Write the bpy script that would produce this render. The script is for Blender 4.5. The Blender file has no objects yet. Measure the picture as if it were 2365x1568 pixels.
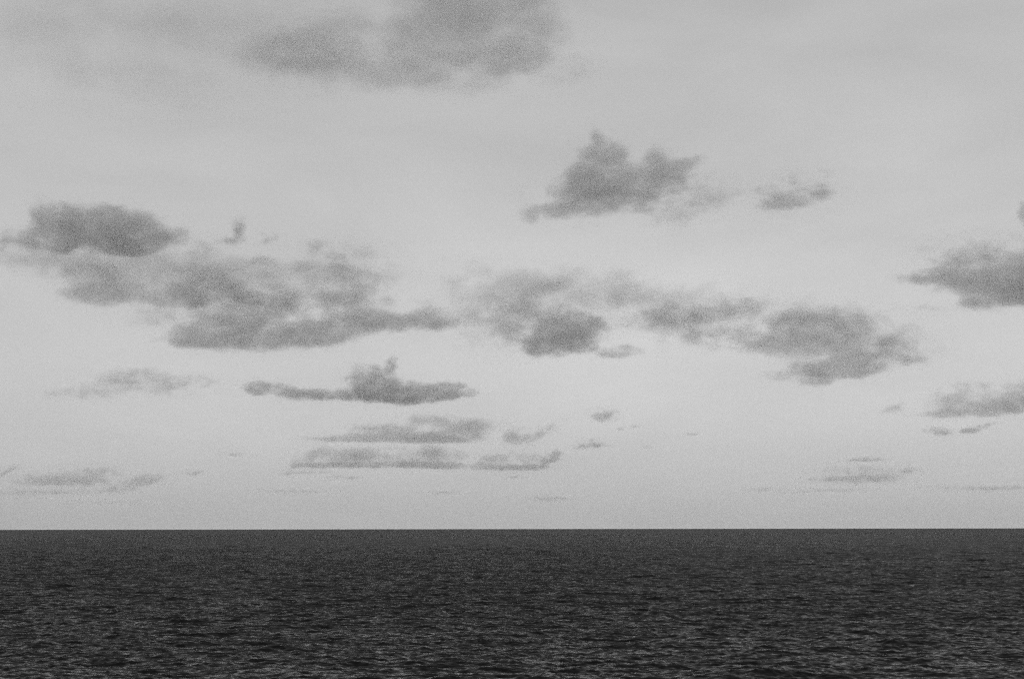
import bpy, math, random
import numpy as np
from mathutils import Vector, Euler, Matrix

# ------------------------------------------------------------------ camera
scene = bpy.context.scene
R = math.radians
W_, H_ = 2365.0, 1568.0            # photo units used for the cloud bearings
F_ = W_ * 50.0 / 36.0
CAM_Z = 25.0                        # eye height over the water (ship's upper deck)
PITCH = math.atan((1220.6 - H_ / 2) / F_)
ROLL = R(-0.085)

cam_d = bpy.data.cameras.new("camera")
cam_d.lens = 50.0
cam_d.sensor_width = 36.0
cam_d.clip_start = 0.5
cam_d.clip_end = 600000.0
cam = bpy.data.objects.new("camera", cam_d)
scene.collection.objects.link(cam)
cam.matrix_world = (Matrix.Translation((0, 0, CAM_Z)) @ Matrix.Rotation(R(90) + PITCH, 4, 'X')
                    @ Matrix.Rotation(ROLL, 4, 'Z'))
scene.camera = cam
CAM_R = cam.matrix_world.to_3x3()

# ------------------------------------------------------------------ sun + sky
SUN_EL, SUN_AZ = R(66), R(150)      # high behind the veil
world = bpy.data.worlds.new("World")
scene.world = world
world.use_nodes = True
wn, wl = world.node_tree.nodes, world.node_tree.links
wn.clear()


def wnode(t, **kw):
    n = wn.new(t)
    for k, v in kw.items():
        setattr(n, k, v)
    return n


sky = wnode('ShaderNodeTexSky', sky_type='NISHITA')
sky.sun_disc = False
sky.sun_elevation = SUN_EL
sky.sun_rotation = SUN_AZ
sky.air_density = 1.0
sky.dust_density = 3.0
sky.ozone_density = 1.0
bw = wnode('ShaderNodeRGBToBW')               # black-and-white film
wl.new(sky.outputs[0], bw.inputs[0])
tc = wnode('ShaderNodeTexCoord')
sep = wnode('ShaderNodeSeparateXYZ')
wl.new(tc.outputs['Generated'], sep.inputs[0])
# thin high veil: brightness of the white stratus sheet against elevation
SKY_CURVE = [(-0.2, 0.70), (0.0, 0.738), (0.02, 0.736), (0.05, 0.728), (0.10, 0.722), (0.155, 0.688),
             (0.21, 0.632), (0.27, 0.583), (0.36, 0.530), (0.43, 0.40), (0.55, 0.28), (1.0, 0.16)]  # unseen sky above the view is dimmed to darken the sea's reflections
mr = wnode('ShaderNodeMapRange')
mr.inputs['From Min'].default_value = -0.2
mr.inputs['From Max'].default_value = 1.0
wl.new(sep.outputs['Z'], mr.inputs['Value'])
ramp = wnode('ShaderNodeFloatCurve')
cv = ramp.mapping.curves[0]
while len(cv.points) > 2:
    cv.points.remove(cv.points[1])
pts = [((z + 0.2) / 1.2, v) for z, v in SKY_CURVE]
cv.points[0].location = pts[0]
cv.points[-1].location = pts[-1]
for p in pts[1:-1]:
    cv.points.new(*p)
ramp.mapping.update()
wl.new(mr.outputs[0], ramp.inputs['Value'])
# broad soft mottling of the veil, stretched into horizontal streaks
mp = wnode('ShaderNodeMapping')
mp.inputs['Scale'].default_value = (1.0, 1.0, 3.2)
mp.inputs['Location'].default_value = (3.1, 1.7, 0.4)
wl.new(tc.outputs['Generated'], mp.inputs[0])
nz = wnode('ShaderNodeTexNoise')
nz.inputs['Scale'].default_value = 4.5
nz.inputs['Detail'].default_value = 6
nz.inputs['Roughness'].default_value = 0.55
nz.inputs['Distortion'].default_value = 0.4
wl.new(mp.outputs[0], nz.inputs['Vector'])
vm = wnode('ShaderNodeMapRange')
vm.inputs['From Min'].default_value = 0.2
vm.inputs['From Max'].default_value = 0.8
vm.inputs['To Min'].default_value = 0.90
vm.inputs['To Max'].default_value = 1.10
wl.new(nz.outputs['Fac'], vm.inputs['Value'])
# the veil is a little denser towards the left
lr = wnode('ShaderNodeMapRange', interpolation_type='SMOOTHSTEP')
lr.inputs['From Min'].default_value = -0.40
lr.inputs['From Max'].default_value = 0.10
lr.inputs['To Min'].default_value = 0.95
lr.inputs['To Max'].default_value = 1.0
wl.new(sep.outputs['X'], lr.inputs['Value'])
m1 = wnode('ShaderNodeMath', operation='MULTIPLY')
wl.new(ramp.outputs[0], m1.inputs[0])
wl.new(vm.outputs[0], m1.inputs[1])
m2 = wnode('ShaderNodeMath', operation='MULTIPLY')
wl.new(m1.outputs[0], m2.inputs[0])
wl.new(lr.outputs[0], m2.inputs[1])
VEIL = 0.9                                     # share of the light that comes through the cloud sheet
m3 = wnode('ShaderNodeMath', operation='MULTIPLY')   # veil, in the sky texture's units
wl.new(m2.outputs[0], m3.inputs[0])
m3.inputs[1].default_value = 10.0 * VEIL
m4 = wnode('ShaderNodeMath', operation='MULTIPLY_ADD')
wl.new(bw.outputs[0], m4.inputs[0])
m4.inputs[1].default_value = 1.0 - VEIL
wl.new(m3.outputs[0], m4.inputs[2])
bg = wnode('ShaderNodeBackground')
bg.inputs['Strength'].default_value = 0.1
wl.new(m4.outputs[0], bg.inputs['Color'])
wo = wnode('ShaderNodeOutputWorld')
wl.new(bg.outputs[0], wo.inputs['Surface'])

sun_d = bpy.data.lights.new("sun", 'SUN')
sun_d.energy = 0.6
sun_d.angle = R(10)
sun_d.color = (1, 1, 1)
sun = bpy.data.objects.new("sun", sun_d)
scene.collection.objects.link(sun)
sdir = Vector((math.sin(SUN_AZ) * math.cos(SUN_EL), math.cos(SUN_AZ) * math.cos(SUN_EL), math.sin(SUN_EL)))
sun.rotation_euler = (-sdir).to_track_quat('-Z', 'Y').to_euler()
sun.location = (0, 0, 300)

scene.view_settings.view_transform = 'Standard'
scene.view_settings.look = 'None'
scene.view_settings.exposure = 0.0
scene.view_settings.gamma = 1.0
scene.render.engine = 'CYCLES'
cy = scene.cycles
cy.max_bounces = 8
cy.volume_bounces = 5
cy.transparent_max_bounces = 64
cy.volume_step_rate = 1.0
cy.volume_max_steps = 256
scene.render.dither_intensity = 2.0
cy.use_adaptive_sampling = True
cy.adaptive_threshold = 0.6
cy.adaptive_min_samples = 24
cy.use_denoising = False            # keep the picture's own fine grain and the crispness of the ripples


# ------------------------------------------------------------------ helpers
def mesh_obj(name, co, quads, mat, smooth=True):
    me = bpy.data.meshes.new(name)
    me.vertices.add(len(co))
    me.vertices.foreach_set("co", np.ascontiguousarray(co, dtype=np.float32).ravel())
    me.loops.add(quads.size)
    me.loops.foreach_set("vertex_index", np.ascontiguousarray(quads, dtype=np.int32).ravel())
    me.polygons.add(len(quads))
    me.polygons.foreach_set("loop_start", np.arange(0, quads.size, 4, dtype=np.int32))
    me.polygons.foreach_set("loop_total", np.full(len(quads), 4, dtype=np.int32))
    if smooth:
        me.polygons.foreach_set("use_smooth", np.ones(len(quads), dtype=bool))
    me.update(calc_edges=True)
    me.validate()
    me.materials.append(mat)
    ob = bpy.data.objects.new(name, me)
    scene.collection.objects.link(ob)
    return ob


# ------------------------------------------------------------------ the sea
def wave_tile(L, N, lmin, lmax, seed, wind=5.5, wdir=R(-82)):
    """height and horizontal choppy shift of an N x N tile L metres wide, band-limited to wavelengths lmin..lmax"""
    rng = np.random.default_rng(seed)
    k1 = np.fft.fftfreq(N, d=L / N) * 2 * np.pi
    kx, ky = np.meshgrid(k1, k1, indexing='ij')
    k = np.hypot(kx, ky)
    k[0, 0] = 1.0
    g = 9.81
    kp = g / wind ** 2 * 0.75
    S = 0.0081 / 2 * k ** -3 * np.exp(-1.25 * (kp / k) ** 2)      # omnidirectional, m^3
    S *= 2.2 ** np.exp(-((np.sqrt(k / kp) - 1) ** 2) / (2 * 0.09 ** 2))
    S *= (0.55 + 2.3 * np.minimum((k / 3.0), 1.0))                     # fuller short waves
    th = np.arctan2(ky, kx) - wdir
    sp = 1.2 + 3.0 * np.clip(kp / k * 2, 0, 1)
    D = np.abs(np.cos(th / 2)) ** (2 * sp)
    # numeric normalisation of the spreading function
    tt = np.linspace(-np.pi, np.pi, 181)
    sps = np.linspace(1, 5, 17)
    nrm = np.array([np.trapezoid(np.abs(np.cos(tt / 2)) ** (2 * s), tt) if hasattr(np, 'trapezoid')
                    else np.trapz(np.abs(np.cos(tt / 2)) ** (2 * s), tt) for s in sps])
    D = D / np.interp(sp, sps, nrm)
    P = S * D / k
    dk = 2 * np.pi / L
    band = (k >= 2 * np.pi / lmax) & (k < 2 * np.pi / lmin)
    P = np.where(band, P, 0.0)
    amp = np.sqrt(P * dk * dk) * N * N
    ph = (rng.standard_normal((N, N)) + 1j * rng.standard_normal((N, N))) / math.sqrt(2)
    Hk = amp * ph
    h = np.fft.ifft2(Hk).real * math.sqrt(2)
    dx = np.fft.ifft2(-1j * kx / k * Hk).real * math.sqrt(2)
    dy = np.fft.ifft2(-1j * ky / k * Hk).real * math.sqrt(2)
    return np.stack([h, dx, dy], -1)


def sample_tile(T, L, x, y, ang):
    c, s = math.cos(ang), math.sin(ang)
    N = T.shape[0]
    u = ((x * c + y * s) / L * N) % N
    v = ((-x * s + y * c) / L * N) % N
    i, j = np.floor(u).astype(np.int64), np.floor(v).astype(np.int64)
    fu, fv = (u - i)[..., None], (v - j)[..., None]
    i %= N
    j %= N
    i2, j2 = (i + 1) % N, (j + 1) % N
    r = (T[i, j] * (1 - fu) * (1 - fv) + T[i2, j] * fu * (1 - fv) + T[i, j2] * (1 - fu) * fv + T[i2, j2] * fu * fv)
    out = r.copy()
    out[..., 1] = r[..., 1] * c - r[..., 2] * s
    out[..., 2] = r[..., 1] * s + r[..., 2] * c
    return out


def build_sea(mat):
    # rings: fine where the picture shows single waves, wider towards the horizon
    rr = [3.0]
    while rr[-1] < 180:
        rr.append(rr[-1] * 1.06)
    while rr[-1] < 170000:
        d = rr[-1]
        if d < 330:
            st = 0.33
        else:
            st = 0.33 * (d / 330) ** 1.42
        rr.append(d + min(st, d * 0.05))
    r = np.array(rr)
    fine = np.linspace(-R(38), R(38), 1520)
    coarse = np.linspace(R(38), 2 * np.pi - R(38), 150)[1:-1]
    a = np.concatenate([fine, coarse])          # bearing from +Y, clockwise
    na, nr = len(a), len(r)
    A, RR = np.meshgrid(a, r)
    X = RR * np.sin(A)
    Y = RR * np.cos(A)
    disp = np.zeros(X.shape + (3,))
    step = np.gradient(r)[:, None] + 0 * X
    lat = RR * np.where(np.abs((A + np.pi) % (2 * np.pi) - np.pi) <= R(38.01), R(76) / 1520, R(284) / 149)
    cell = np.maximum(step, lat)
    bands = [  # L, N, lmin, lmax, seed, rot
        (1130.0, 512, 24.0, 300.0, 11, 0.0),
        (331.0, 512, 7.0, 24.0, 12, 0.11),
        (97.0, 512, 2.2, 7.0, 13, -0.16),
        (36.7, 512, 0.55, 2.2, 14, 0.2),
    ]
    for L, N, l0, l1, seed, rot in bands:
        T = wave_tile(L, N, l0, l1, seed)
        lm = math.sqrt(l0 * min(l1, 60))
        w = np.clip((lm / cell - 0.8) / 1.2, 0, 1)[..., None]
        if w.max() <= 0:
            continue
        disp += sample_tile(T, L, X, Y, rot) * w * 1.45
    far = np.clip((60000 - RR) / 40000, 0, 1)
    co = np.stack([X - 0.9 * disp[..., 1] * far, Y - 0.9 * disp[..., 2] * far, disp[..., 0] * far], -1).reshape(-1, 3)
    idx = np.arange(nr * na).reshape(nr, na)
    i0 = idx[:-1]
    i1 = idx[1:]
    q = np.stack([i0, np.roll(i0, -1, 1), np.roll(i1, -1, 1), i1], -1).reshape(-1, 4)
    q = q[:, ::-1]
    print("sea verts", len(co), "Hs", 4 * disp[..., 0][:800].std())
    ob = mesh_obj("sea", co, q, mat)
    ob["kind"] = "structure"
    return ob


SEA_ROUGH, SEA_IOR = 0.08, 1.29
SEA_LEAN = (0.285, 0.155)             # at the horizon, at six degrees below it
SLOPES = [(0.9, 3.0, 0.75, 0.15), (0.3, 3.0, 0.42, -0.1), (0.06, 3.0, 0.17, 0.1), (0.008, 2.0, 0.05, 0.0)]


def sea_material():
    """Dark water. The ripples too small for the mesh are random slopes added to its normal; since one looks along the
    water at a few degrees, the slopes that show are those that face the eye (the rest hide behind crests), hence the
    lean towards the incoming direction."""
    m = bpy.data.materials.new("sea_water")
    m.use_nodes = True
    n, l = m.node_tree.nodes, m.node_tree.links
    b = n["Principled BSDF"]
    b.inputs['Base Color'].default_value = (0.004, 0.004, 0.004, 1)
    b.inputs['Roughness'].default_value = SEA_ROUGH
    b.inputs['IOR'].default_value = SEA_IOR
    tc = n.new('ShaderNodeTexCoord')
    geo = n.new('ShaderNodeNewGeometry')

    def vmath(op, *ins):
        v = n.new('ShaderNodeVectorMath')
        v.operation = op
        for i, x in enumerate(ins):
            if isinstance(x, (tuple, float)):
                v.inputs['Scale' if isinstance(x, float) else i].default_value = x
            else:
                l.new(x, v.inputs[i])
        return v.outputs[0]
    total = geo.outputs['Normal']
    for sc, det, amp, rot in SLOPES:
        mp = n.new('ShaderNodeMapping')
        mp.inputs['Scale'].default_value = (0.75, 1.0, 1.0)
        mp.inputs['Rotation'].default_value = (0, 0, rot)
        l.new(tc.outputs['Object'], mp.inputs[0])
        t = n.new('ShaderNodeTexNoise')
        t.inputs['Scale'].default_value = sc
        t.inputs['Detail'].default_value = det
        t.inputs['Roughness'].default_value = 0.62
        l.new(mp.outputs[0], t.inputs['Vector'])
        c = vmath('SUBTRACT', t.outputs['Color'], (0.5, 0.5, 0.5))
        c = vmath('MULTIPLY', c, (amp * 0.7, amp, 0.0))
        total = vmath('ADD', total, c)
    flat = vmath('MULTIPLY', geo.outputs['Incoming'], (1.0, 1.0, 0.0))
    sp = n.new('ShaderNodeSeparateXYZ')
    l.new(geo.outputs['Incoming'], sp.inputs[0])
    mr = n.new('ShaderNodeMapRange')
    mr.inputs['From Max'].default_value = 0.1
    mr.inputs['To Min'].default_value = SEA_LEAN[0]
    mr.inputs['To Max'].default_value = SEA_LEAN[1]
    l.new(sp.outputs['Z'], mr.inputs['Value'])
    sc = n.new('ShaderNodeVectorMath')
    sc.operation = 'SCALE'
    l.new(flat, sc.inputs[0])
    l.new(mr.outputs[0], sc.inputs['Scale'])
    lean = sc.outputs[0]
    total = vmath('ADD', total, lean)
    total = vmath('NORMALIZE', total)
    l.new(total, b.inputs['Normal'])
    return m


build_sea(sea_material())


# ------------------------------------------------------------------ the clouds
def bearing(px, py):
    """unit vector from the eye towards a point of the photo"""
    return (CAM_R @ Vector(((px - W_ / 2) / F_, (H_ / 2 - py) / F_, -1.0))).normalized()


def net_surface(Fv, iso, org, h):
    """closed surface F = iso of a sampled field (naive surface nets)"""
    s = Fv > iso
    n = np.array(Fv.shape)
    acc = np.zeros(tuple(n - 1) + (3,))
    cnt = np.zeros(tuple(n - 1))
    corners = [(i, j, k) for i in (0, 1) for j in (0, 1) for k in (0, 1)]

    def sub(A, c):
        return A[c[0]:n[0] - 1 + c[0], c[1]:n[1] - 1 + c[1], c[2]:n[2] - 1 + c[2]]
    for c in corners:
        for ax in range(3):
            if c[ax]:
                continue
            c2 = list(c)
            c2[ax] = 1
            a, b = sub(Fv, c), sub(Fv, c2)
            cr = sub(s, c) != sub(s, c2)
            t = np.where(cr, (iso - a) / np.where(cr, b - a, 1), 0)
            for q in range(3):
                acc[..., q] += np.where(cr, (c[q] + t) if q == ax else c[q], 0)
            cnt += cr
    act = cnt > 0
    ids = -np.ones(act.shape, dtype=np.int64)
    ids[act] = np.arange(act.sum())
    pos = (np.argwhere(act) + acc[act] / cnt[act][:, None]) * h + org
    quads = []
    for ax in range(3):
        u, v = [a for a in range(3) if a != ax]
        lo = [slice(1, -1)] * 3
        lo[ax] = slice(0, -1)
        hi = list(lo)
        hi[ax] = slice(1, None)
        A, B = s[tuple(lo)], s[tuple(hi)]
        e = np.argwhere(A != B)
        if not len(e):
            continue
        fl = A[A != B]
        e = e + 1
        e[:, ax] -= 1
        q = []
        for du, dv in ((-1, -1), (0, -1), (0, 0), (-1, 0)):
            w = e.copy()
            w[:, u] += du
            w[:, v] += dv
            q.append(ids[w[:, 0], w[:, 1], w[:, 2]])
        q = np.stack(q, -1)
        if ax == 1:
            fl = ~fl
        q = np.where(fl[:, None], q, q[:, ::-1])
        quads.append(q)
    return pos, np.concatenate(quads)


HULL, CAP = 0.05, 1.3
EDGE, RAG = 0.30, 2.4


def cloud_material(name, rows, K, grain, albedo, soft):
    m = bpy.data.materials.new(name)
    m.use_nodes = True
    n, l = m.node_tree.nodes, m.node_tree.links
    n.clear()
    tc = n.new('ShaderNodeTexCoord')
    tot = None
    for c, r, w, ang in rows:
        mp = n.new('ShaderNodeMapping')
        mp.vector_type = 'TEXTURE'
        mp.inputs['Location'].default_value = c
        mp.inputs['Rotation'].default_value = (0, 0, ang)
        mp.inputs['Scale'].default_value = r
        l.new(tc.outputs['Object'], mp.inputs[0])
        d = n.new('ShaderNodeVectorMath')
        d.operation = 'DOT_PRODUCT'
        l.new(mp.outputs[0], d.inputs[0])
        l.new(mp.outputs[0], d.inputs[1])
        f = n.new('ShaderNodeMath')
        f.operation = 'MULTIPLY_ADD'
        f.inputs[1].default_value = -w
        f.inputs[2].default_value = w
        l.new(d.outputs['Value'], f.inputs[0])
        g = n.new('ShaderNodeMath')
        g.operation = 'MAXIMUM'
        g.inputs[1].default_value = 0.0
        l.new(f.outputs[0], g.inputs[0])
        if tot is None:
            tot = g
        else:
            a = n.new('ShaderNodeMath')
            l.new(tot.outputs[0], a.inputs[0])
            l.new(g.outputs[0], a.inputs[1])
            tot = a
    cap = n.new('ShaderNodeMath')
    cap.operation = 'MINIMUM'
    cap.inputs[1].default_value = CAP
    l.new(tot.outputs[0], cap.inputs[0])
    mp = n.new('ShaderNodeMapping')
    mp.inputs['Scale'].default_value = (1 / grain * 0.8, 1 / grain * 1.2, 0.5 / grain)
    mp.inputs['Location'].default_value = tuple(random.uniform(-50, 50) for _ in range(3))
    l.new(tc.outputs['Object'], mp.inputs[0])
    nz = n.new('ShaderNodeTexNoise')
    nz.inputs['Scale'].default_value = 1.0
    nz.inputs['Detail'].default_value = 6.0
    nz.inputs['Roughness'].default_value = 0.62
    nz.inputs['Distortion'].default_value = 0.15
    l.new(mp.outputs[0], nz.inputs['Vector'])
    a = n.new('ShaderNodeMath')
    a.operation = 'MULTIPLY_ADD'
    a.inputs[1].default_value = RAG
    l.new(nz.outputs['Fac'], a.inputs[0])
    l.new(cap.outputs[0], a.inputs[2])
    mr = n.new('ShaderNodeMapRange')
    mr.interpolation_type = 'SMOOTHSTEP'
    mr.inputs['From Min'].default_value = EDGE + RAG * 0.5
    mr.inputs['From Max'].default_value = EDGE + RAG * 0.5 + soft
    mr.inputs['To Max'].default_value = K
    l.new(a.outputs[0], mr.inputs['Value'])
    fade = n.new('ShaderNodeMapRange')
    fade.inputs['From Min'].default_value = HULL
    fade.inputs['From Max'].default_value = HULL + 0.22
    l.new(tot.outputs[0], fade.inputs['Value'])
    mu = n.new('ShaderNodeMath')
    mu.operation = 'MULTIPLY'
    l.new(mr.outputs[0], mu.inputs[0])
    l.new(fade.outputs[0], mu.inputs[1])
    mr = mu
    v = n.new('ShaderNodeVolumePrincipled')
    v.inputs['Color'].default_value = (albedo, albedo, albedo, 1)
    v.inputs['Anisotropy'].default_value = 0.25
    l.new(mr.outputs[0], v.inputs['Density'])
    o = n.new('ShaderNodeOutputMaterial')
    l.new(v.outputs[0], o.inputs['Volume'])
    # very thin diffuse coat, added so the hull counts as a surface
    tr, di, mx = n.new('ShaderNodeBsdfTransparent'), n.new('ShaderNodeBsdfDiffuse'), n.new('ShaderNodeMixShader')
    di.inputs['Color'].default_value = (0.8, 0.8, 0.8, 1)
    mx.inputs[0].default_value = 0.006
    l.new(tr.outputs[0], mx.inputs[1])
    l.new(di.outputs[0], mx.inputs[2])
    l.new(mx.outputs[0], o.inputs['Surface'])
    return m


N_CLOUD = [0]


def cloud(label, tau, blobs, group=None, grain=None, albedo=None, base=1100.0, soft=1.35):
    """one cloud: BLOBS are puffs (x, y, half width, half height, weight, tilt) as seen; the whole floats at the
    height of the cloud base, so the lower in the picture the farther away"""
    random.seed(100 + N_CLOUD[0])
    N_CLOUD[0] += 1
    B = [(tuple(b) + (0,) * (6 - len(b))) for b in blobs]
    xs0, xs1 = min(b[0] - b[2] for b in B), max(b[0] + b[2] for b in B)
    ys1 = max(b[1] + b[3] * 0.6 for b in B)
    ys0 = min(b[1] - b[3] for b in B)
    px, py = (xs0 + xs1) / 2, sum(b[1] * b[4] * b[2] for b in B) / sum(b[4] * b[2] for b in B)
    elev = math.asin(bearing(px, min(ys1, 1190)).z)
    D = min(base / math.tan(elev), 75000.0)
    fwd = bearing(px, py)
    right = fwd.cross(Vector((0, 0, 1))).normalized()
    up = right.cross(fwd).normalized()
    ctr = Vector((0, 0, CAM_Z)) + fwd * D
    s = D / math.hypot(F_, math.hypot(px - W_ / 2, py - H_ / 2))
    dep_all = sorted(math.sqrt(b[2] * b[3]) for b in B)[len(B) // 2] * s
    rows = []
    for x, y, rx, ry, w, ang in B:
        v = bearing(x, y)
        v = v * (D / v.dot(fwd)) - fwd * D
        dep = 0.5 * dep_all + 0.5 * math.sqrt(rx * ry) * s
        off = random.uniform(-0.35, 0.35) * dep
        rows.append(((v.dot(right), v.dot(up), off), (rx * s * 1.42, ry * s * 1.42, dep * 0.85), w, R(-ang)))
    # local frame: x across, y up, z towards the eye
    lo = np.min([np.array(c) - np.hypot(np.array(r), np.array(r)[[1, 0, 2]] * np.array([abs(math.sin(a)), abs(math.sin(a)), 0])) for c, r, w, a in rows], 0)
    hi = np.max([np.array(c) + np.hypot(np.array(r), np.array(r)[[1, 0, 2]] * np.array([abs(math.sin(a)), abs(math.sin(a)), 0])) for c, r, w, a in rows], 0)
    h = max((hi - lo).max() / 90, (hi - lo).min() / 26)
    dims = np.ceil((hi - lo) / h).astype(int) + 5
    org = lo - 2 * h
    g = [org[i] + np.arange(dims[i]) * h for i in range(3)]
    X, Y, Z = np.meshgrid(*g, indexing='ij')
    Fv = np.zeros(X.shape)
    for c, r, w, a in rows:
        ca, sa = math.cos(a), math.sin(a)
        x, y, z = X - c[0], Y - c[1], Z - c[2]
        x, y = x * ca + y * sa, -x * sa + y * ca
        Fv += np.maximum(0, w * (1 - (x / r[0]) ** 2 - (y / r[1]) ** 2 - (z / r[2]) ** 2))
    pos, quads = net_surface(Fv, HULL, org, h)
    K = TAU * tau / dep_all
    mat = cloud_material("cloud_vapour", rows, K, (grain or 42) * s, albedo or ALBEDO, soft)
    ob = mesh_obj("cloud", pos, quads, mat)
    M = Matrix((right, up, -fwd)).transposed().to_4x4()
    M.translation = ctr
    ob.matrix_world = M
    ob["label"] = label
    ob["category"] = "cloud"
    if group:
        ob["group"] = group
    return ob


ALBEDO, TAU = 0.945, 1.08
CUMULUS = "grey cumulus clouds drifting over the sea"
LOW = "small flat clouds low over the horizon"

cloud("large dark grey cloud with ragged underside, cut off by the top edge of the photo", .72,
      [(1090, 60, 180, 100, 1.2), (1000, 20, 90, 70, .9), (960, 65, 60, 30, .7), (840, 95, 150, 70, .9),
       (700, 130, 140, 55, .7), (740, 60, 80, 50, .5), (610, 100, 80, 50, .45), (1280, 110, 100, 66, .6),
       (1010, 165, 130, 50, .55), (1120, -40, 200, 80, 1), (1190, 130, 70, 40, .6)], CUMULUS, grain=85)
cloud("thin pale grey veil of cloud in the top left corner", .34,
      [(90, 85, 100, 56, .9), (330, 90, 380, 130, .8), (560, 60, 180, 90, .6), (300, 200, 300, 60, .5)],
      CUMULUS, grain=150)
cloud("solitary upright cloud with two jagged peaks and a wisp rising from the taller one", 1.15,
      [(1385, 395, 74, 72, 1.2), (1345, 450, 70, 56, 1.1), (1420, 450, 90, 44, 1.1), (1500, 425, 70, 50, 1.1),
       (1540, 395, 62, 44, 1), (1508, 362, 24, 36, .8), (1590, 380, 44, 15, .8, -18), (1243, 493, 46, 22, 1.1),
       (1378, 310, 16, 34, .6, -20), (1400, 345, 44, 30, .7), (1300, 485, 40, 22, .6), (1640, 440, 70, 40, .42),
       (1230, 450, 44, 30, .35), (1560, 490, 90, 26, .4)], CUMULUS, grain=40)
cloud("faint curled cloud just to the right of the two-peaked cloud", .9,
      [(1775, 448, 38, 22, .8, 40), (1800, 472, 60, 17, .8), (1825, 425, 36, 40, .65), (1870, 462, 60, 15, .7, -12),
       (1905, 425, 26, 44, .45), (1870, 445, 50, 30, .45)], CUMULUS, grain=30)
cloud("darkest rounded cloud at the left, above the long cloud bank", 1.45,
      [(270, 525, 110, 50, 1.4), (300, 545, 70, 46, 1.1), (180, 510, 90, 44, .9), (110, 500, 50, 42, .6),
       (90, 475, 30, 26, .4), (200, 560, 140, 26, .8), (315, 575, 60, 20, .7), (400, 545, 50, 30, .75), (130, 540, 70, 40, .8),
       (60, 575, 110, 22, .5), (20, 555, 60, 26, .6), (425, 520, 18, 32, .5)], CUMULUS, grain=44)
cloud("tiny upright puff right of the darkest rounded cloud", 1.1,
      [(552, 520, 17, 24, 1.1), (546, 552, 24, 22, .8), (490, 556, 50, 16, .5), (615, 552, 36, 20, .55)],
      CUMULUS, grain=22)
cloud("left half of the long cloud bank, flat bottomed, under the darkest rounded cloud", 1.0,
      [(215, 660, 70, 44, .9), (320, 678, 150, 32, 1.1), (470, 660, 90, 48, 1), (280, 620, 110, 36, .55),
       (580, 680, 130, 36, 1), (440, 625, 60, 30, .5), (500, 638, 30, 34, .7), (190, 610, 60, 30, .45),
       (420, 700, 60, 20, .6)], CUMULUS, grain=46)
cloud("long thick grey cloud bank with sagging belly, left of the centre", 1.35,
      [(580, 720, 110, 50, 1.1), (500, 755, 110, 40, 1), (430, 784, 70, 22, .9), (540, 790, 120, 24, .8),
       (660, 778, 130, 30, 1.1), (590, 820, 24, 12, .5), (740, 770, 90, 26, .9), (700, 705, 100, 36, .7),
       (840, 720, 100, 52, .75), (880, 745, 150, 26, 1), (1000, 738, 62, 24, 1), (990, 705, 40, 20, .6),
       (800, 670, 90, 44, .5), (840, 640, 40, 50, .4)], CUMULUS, grain=44)
cloud("torn pale wisps scattered above the long grey cloud bank", 1.0,
      [(597, 604, 34, 13, .9), (700, 620, 36, 14, .8), (720, 575, 22, 14, .7), (755, 590, 60, 20, .6, 25),
       (650, 640, 60, 16, .4), (800, 600, 40, 30, .6), (785, 640, 50, 22, .6), (770, 560, 70, 12, .4)],
      CUMULUS, grain=26)
cloud("pale shapeless cloud between the long cloud bank and the dark dome shaped cloud", .75,
      [(1150, 740, 90, 46, .7), (1230, 700, 90, 40, .7, -30), (1300, 650, 70, 22, .7, -15), (1110, 690, 80, 40, .45),
       (1185, 780, 40, 30, .6), (1090, 735, 50, 24, .5), (1390, 660, 60, 26, .35)], CUMULUS, grain=44)
cloud("dark dome shaped cloud with a bright upper left rim, near the centre", 1.0,
      [(1305, 745, 70, 38, 1.4), (1285, 785, 74, 36, 1.4), (1345, 770, 56, 38, 1), (1385, 752, 40, 18, .8),
       (1235, 800, 34, 22, .9), (1440, 812, 46, 17, 1), (1385, 815, 36, 14, .6)], CUMULUS, grain=30)
cloud("broken light grey cloud spreading right from the dark dome shaped cloud", .95,
      [(1440, 700, 90, 40, .5), (1500, 745, 70, 30, .7), (1590, 740, 110, 34, .8), (1720, 700, 70, 34, .6),
       (1540, 690, 34, 32, .65), (1625, 782, 60, 26, .9), (1535, 790, 20, 36, .5), (1650, 715, 90, 30, .6),
       (1780, 700, 50, 22, .35)], CUMULUS, grain=38)
cloud("wide layered cloud with a dark lower shelf, right of the broken light grey cloud", .95,
      [(1705, 768, 40, 22, 1), (1760, 795, 70, 24, 1), (1860, 790, 110, 34, 1), (1890, 740, 100, 42, .65),
       (1970, 790, 90, 36, .75), (2000, 740, 24, 34, .5), (1880, 862, 84, 24, 1.1), (1985, 845, 64, 28, 1.1),
       (1940, 850, 90, 20, .9), (2100, 800, 60, 32, .5), (2118, 835, 34, 13, .8), (1790, 868, 44, 13, .6),
       (1880, 885, 40, 12, .6), (1830, 745, 60, 24, .55), (1920, 828, 120, 22, .75), (1880, 760, 130, 40, .6), (2060, 815, 70, 30, .6)], CUMULUS, grain=38)
cloud("thick dark cloud running out of the photo at the right edge", 1.2,
      [(2170, 638, 90, 18, 1, 3), (2240, 655, 90, 26, 1.1), (2330, 660, 100, 36, 1.3), (2420, 640, 110, 60, 1.3),
       (2310, 600, 130, 50, .75), (2310, 700, 90, 19, 1), (2210, 600, 90, 46, .5), (2150, 713, 70, 13, .5),
       (2240, 695, 30, 12, .7), (2110, 650, 40, 14, .6)], CUMULUS, grain=44)
cloud("small dark scrap of cloud at the right edge above the thick dark cloud", 1.0,
      [(2362, 492, 14, 26, 1), (2395, 500, 36, 36, 1.1)], CUMULUS, grain=22)
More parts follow.
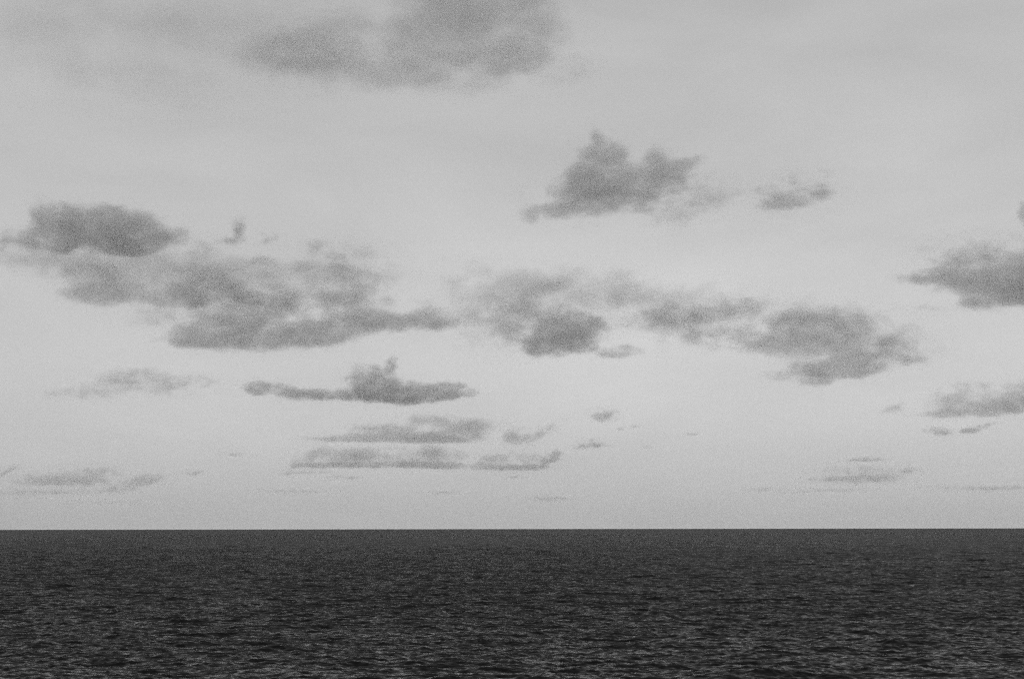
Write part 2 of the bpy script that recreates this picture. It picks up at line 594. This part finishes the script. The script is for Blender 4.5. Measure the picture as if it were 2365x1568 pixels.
cloud("long low cloud with a small tower in its middle and a dark right end", 1.5,
      [(592, 895, 34, 18, .9), (650, 902, 80, 18, .95, 6), (760, 912, 90, 14, 1), (850, 900, 60, 32, 1),
       (870, 868, 50, 30, .9), (905, 840, 14, 22, .8, 30), (930, 905, 100, 25, 1.3), (940, 925, 70, 12, .9),
       (1035, 905, 56, 18, 1.2), (1040, 888, 40, 9, .8), (820, 860, 40, 26, .4), (1100, 905, 24, 10, .5)],
      CUMULUS, grain=26)
cloud("faint broken cloud at the left, level with the long low towered cloud", .75,
      [(190, 910, 80, 14, .8), (240, 885, 60, 26, .6), (330, 878, 90, 24, .8), (430, 880, 90, 18, .7),
       (370, 905, 90, 12, .6), (320, 855, 60, 14, .5)], CUMULUS, grain=28)
cloud("flat bottomed lens shaped cloud, upper of the two long ones above the horizon", .85,
      [(900, 1012, 150, 11, 1), (980, 990, 140, 28, .75), (1030, 1012, 110, 14, 1.1), (1100, 985, 64, 20, .9, -6),
       (790, 1014, 90, 8, .7), (870, 998, 90, 18, .7), (1010, 968, 80, 16, .6)], LOW, grain=34)
cloud("small two lobed cloud at the right end of the upper lens shaped cloud", .85,
      [(1190, 1000, 26, 20, .8), (1180, 1015, 24, 14, .9), (1240, 1005, 44, 14, .9, -22), (1285, 975, 30, 7, .5, -30)],
      LOW, grain=18)
cloud("long pale cloud with a dark straight base, under the lens shaped cloud", .68,
      [(760, 1075, 90, 7, 1), (900, 1074, 150, 8, 1.1), (1040, 1077, 60, 8, .9), (770, 1056, 90, 24, .68),
       (900, 1053, 140, 28, .68), (1020, 1053, 80, 26, .68), (700, 1060, 50, 14, .7, -35), (980, 1045, 24, 26, .5),
       (830, 1044, 34, 20, .5)], LOW, grain=34)
cloud("boat shaped cloud, the right neighbour of the long pale cloud", .75,
      [(1120, 1072, 30, 13, 1), (1190, 1080, 90, 7, 1.1), (1205, 1060, 84, 24, .68), (1265, 1064, 38, 13, .8, -25),
       (1282, 1050, 10, 16, .8), (1135, 1055, 30, 8, .6)], LOW, grain=18)
cloud("small oval cloud alone in clear sky right of the centre", .7, [(1400, 957, 38, 17, 1.1), (1385, 965, 20, 10, .6)],
      LOW, grain=16)
cloud("small wedge shaped cloud beneath the small oval cloud", .8, [(1365, 1023, 26, 10, 1), (1340, 1033, 20, 6, .9), (1385, 1028, 22, 6, .8)],
      LOW, grain=13)
cloud("grey cloud bank touching the right edge beneath the thick dark cloud", .8,
      [(2180, 932, 50, 28, .8), (2210, 955, 70, 12, .9), (2270, 920, 90, 36, .8), (2330, 940, 80, 20, 1.2),
       (2390, 905, 60, 44, 1.1), (2230, 890, 44, 12, .5), (2130, 960, 40, 8, .4)], LOW, grain=28)
cloud("small dark scrap under the grey cloud bank at the right", .9, [(2165, 995, 30, 10, 1), (2185, 1003, 22, 10, .8)], LOW, grain=13)
cloud("slanting narrow cloud right of the small dark scrap", .9, [(2262, 987, 44, 8, 1, -10), (2235, 996, 26, 8, .8)], LOW, grain=13)
cloud("pale puff just left of the grey cloud bank at the right", .6, [(2062, 946, 28, 10, 1), (2075, 932, 22, 8, .7, -25)], LOW, grain=14)
cloud("thin dark streak of cloud above the wide pale patch low on the right", .75, [(2010, 1060, 46, 6, 1), (1985, 1063, 40, 4, .7)], LOW, grain=14)
cloud("wide pale patch of cloud low over the horizon on the right", .6,
      [(1980, 1108, 110, 10, .9), (1960, 1092, 80, 20, .75), (2060, 1095, 60, 13, .75, -8), (2100, 1086, 26, 6, .8), (1890, 1108, 44, 5, .7),
       (2020, 1080, 40, 8, .5)], LOW, grain=20)
cloud("broad low grey cloud near the horizon at the far left", .5,
      [(130, 1107, 90, 15, .9), (240, 1087, 54, 14, .85), (170, 1098, 90, 20, .7), (80, 1114, 70, 10, .7), (220, 1112, 80, 12, .7)], LOW, grain=20)
cloud("low grey cloud right of the broad one at the far left", .5,
      [(355, 1102, 42, 13, .85), (300, 1120, 66, 13, .85, -12), (230, 1130, 80, 9, .7), (320, 1110, 40, 12, .7)], LOW, grain=18)
cloud("tiny pale cloud between the far left clouds and the long pale cloud", .6, [(455, 1090, 24, 7, 1), (440, 1096, 18, 4, .7)], LOW, grain=12)
cloud("slanting wisp cut by the left edge above the broad low cloud", .7, [(20, 1086, 32, 6, 1, -26), (-10, 1102, 24, 6, .8, -20)], LOW, grain=12)
cloud("flat streak under the broad low cloud at the far left", .4, [(60, 1138, 90, 8, 1), (180, 1137, 80, 6, .6), (250, 1160, 90, 4, .8)], LOW, grain=16)
cloud("dark flat sliver beneath the left end of the long pale cloud", .9, [(795, 1102, 40, 6, 1), (720, 1090, 60, 6, .7), (670, 1094, 34, 5, .5)], LOW, grain=14)
cloud("small flat smudge just over the horizon in the middle", .5, [(1262, 1151, 40, 7, 1), (1300, 1149, 24, 5, .6)], LOW, grain=14)
cloud("pale dash of cloud over the left horizon, left of the long pale cloud", .5, [(550, 1049, 32, 5, 1)], LOW, grain=12)
cloud("thin streak on the horizon haze below the dark flat sliver", .4, [(680, 1134, 80, 4, 1)], LOW, grain=14)
cloud("flat grey streak low at the right edge of the photo", .5, [(2320, 1126, 70, 7, 1), (2230, 1128, 70, 5, .7), (2140, 1124, 60, 4, .6)], LOW, grain=16)
cloud("pale streak below the wide pale patch on the right", .4, [(1900, 1133, 80, 5, 1), (1970, 1129, 50, 5, .7)], LOW, grain=16)
cloud("tiny dot of cloud right of the small wedge shaped cloud", .5, [(1493, 1032, 14, 5, 1)], LOW, grain=10)
cloud("tiny double dash right below the small oval cloud", .55, [(1436, 991, 13, 4, 1), (1466, 985, 15, 4, 1, -8)], LOW, grain=10)
cloud("small faint dash in the clear sky between the oval cloud and the right bank", .45, [(1597, 1002, 18, 4, 1)], LOW, grain=10)
cloud("thin dash low over the horizon left of the wide pale patch", .45, [(1770, 1129, 44, 5, 1), (1740, 1134, 30, 3, .6)], LOW, grain=12)
cloud("small flat dash under the boat shaped cloud", .45, [(1190, 1102, 26, 4, 1)], LOW, grain=10)
cloud("thin dash over the horizon below the long pale cloud", .4, [(1028, 1137, 36, 4, 1)], LOW, grain=10)

VEIL_G = "thin grey veils hanging between the cumulus clouds"
cloud("sheer veil of cloud around and above the dark dome shaped cloud", .62,
      [(1180, 720, 150, 90, .8), (1330, 660, 150, 50, .7), (1480, 700, 150, 60, .7), (1650, 720, 150, 70, .7),
       (1100, 640, 120, 40, .5)], VEIL_G, grain=60, soft=1.0)
cloud("sheer veil of cloud filling the gap between the dark rounded cloud and the bank below", .65,
      [(230, 610, 160, 50, .9), (430, 615, 170, 60, .8), (620, 650, 180, 70, .8), (380, 720, 130, 40, .6), (820, 620, 120, 60, .7),
       (70, 600, 120, 36, .5)], VEIL_G, grain=54, soft=1.0)
cloud("sheer torn veil between the two-peaked cloud and the curled cloud", .5,
      [(1600, 470, 100, 40, .8), (1650, 440, 60, 34, .6), (1550, 510, 60, 30, .6), (1830, 455, 110, 50, .6)],
      VEIL_G, grain=44, soft=1.0)
cloud("sheer grey fringe hanging under the large cloud at the top edge", .5,
      [(1000, 180, 170, 44, .8), (760, 150, 180, 60, .7), (1240, 160, 130, 50, .7), (620, 110, 120, 60, .6)],
      VEIL_G, grain=80, soft=1.0)
cloud("sheer pale veil over the wide layered cloud on the right", .6,
      [(1900, 730, 140, 44, .8), (2080, 790, 100, 50, .7), (1780, 720, 90, 30, .5), (2230, 590, 110, 50, .6)],
      VEIL_G, grain=50, soft=1.0)


# ------------------------------------------------------------------ the high sheet of stratus that whitens the whole sky
def high_veil():
    RE, h0, h1, amax, na, nr = 6371000.0, 2200.0, 2500.0, 0.0300, 120, 40
    co, q = [], []
    for h in (h0, h1):
        for i in range(nr + 1):
            a = amax * i / nr + 1e-6
            for j in range(na):
                b = 2 * math.pi * j / na
                co.append(((RE + h) * math.sin(a) * math.cos(b), (RE + h) * math.sin(a) * math.sin(b),
                           (RE + h) * math.cos(a) - RE))
    n1 = (nr + 1) * na
    for i in range(nr):
        for j in range(na):
            j2 = (j + 1) % na
            a, b, c, d = i * na + j, i * na + j2, (i + 1) * na + j2, (i + 1) * na + j
            q.append((a, b, c, d))
            q.append((n1 + d, n1 + c, n1 + b, n1 + a))
    for j in range(na):                       # rim and the tiny hub
        j2 = (j + 1) % na
        q.append((nr * na + j, nr * na + j2, n1 + nr * na + j2, n1 + nr * na + j))
        q.append((j2, j, n1 + j, n1 + j2))
    m = bpy.data.materials.new("high_stratus")
    m.use_nodes = True
    n, l = m.node_tree.nodes, m.node_tree.links
    n.clear()
    v = n.new('ShaderNodeVolumePrincipled')
    v.inputs['Color'].default_value = (0.99, 0.99, 0.99, 1)
    v.inputs['Density'].default_value = VEIL_TAU / (h1 - h0)
    v.inputs['Anisotropy'].default_value = 0.0
    o = n.new('ShaderNodeOutputMaterial')
    l.new(v.outputs[0], o.inputs['Volume'])
    ob = mesh_obj("sky", np.array(co), np.array(q), m)
    ob["kind"] = "structure"


VEIL_TAU = 0.022
high_veil()
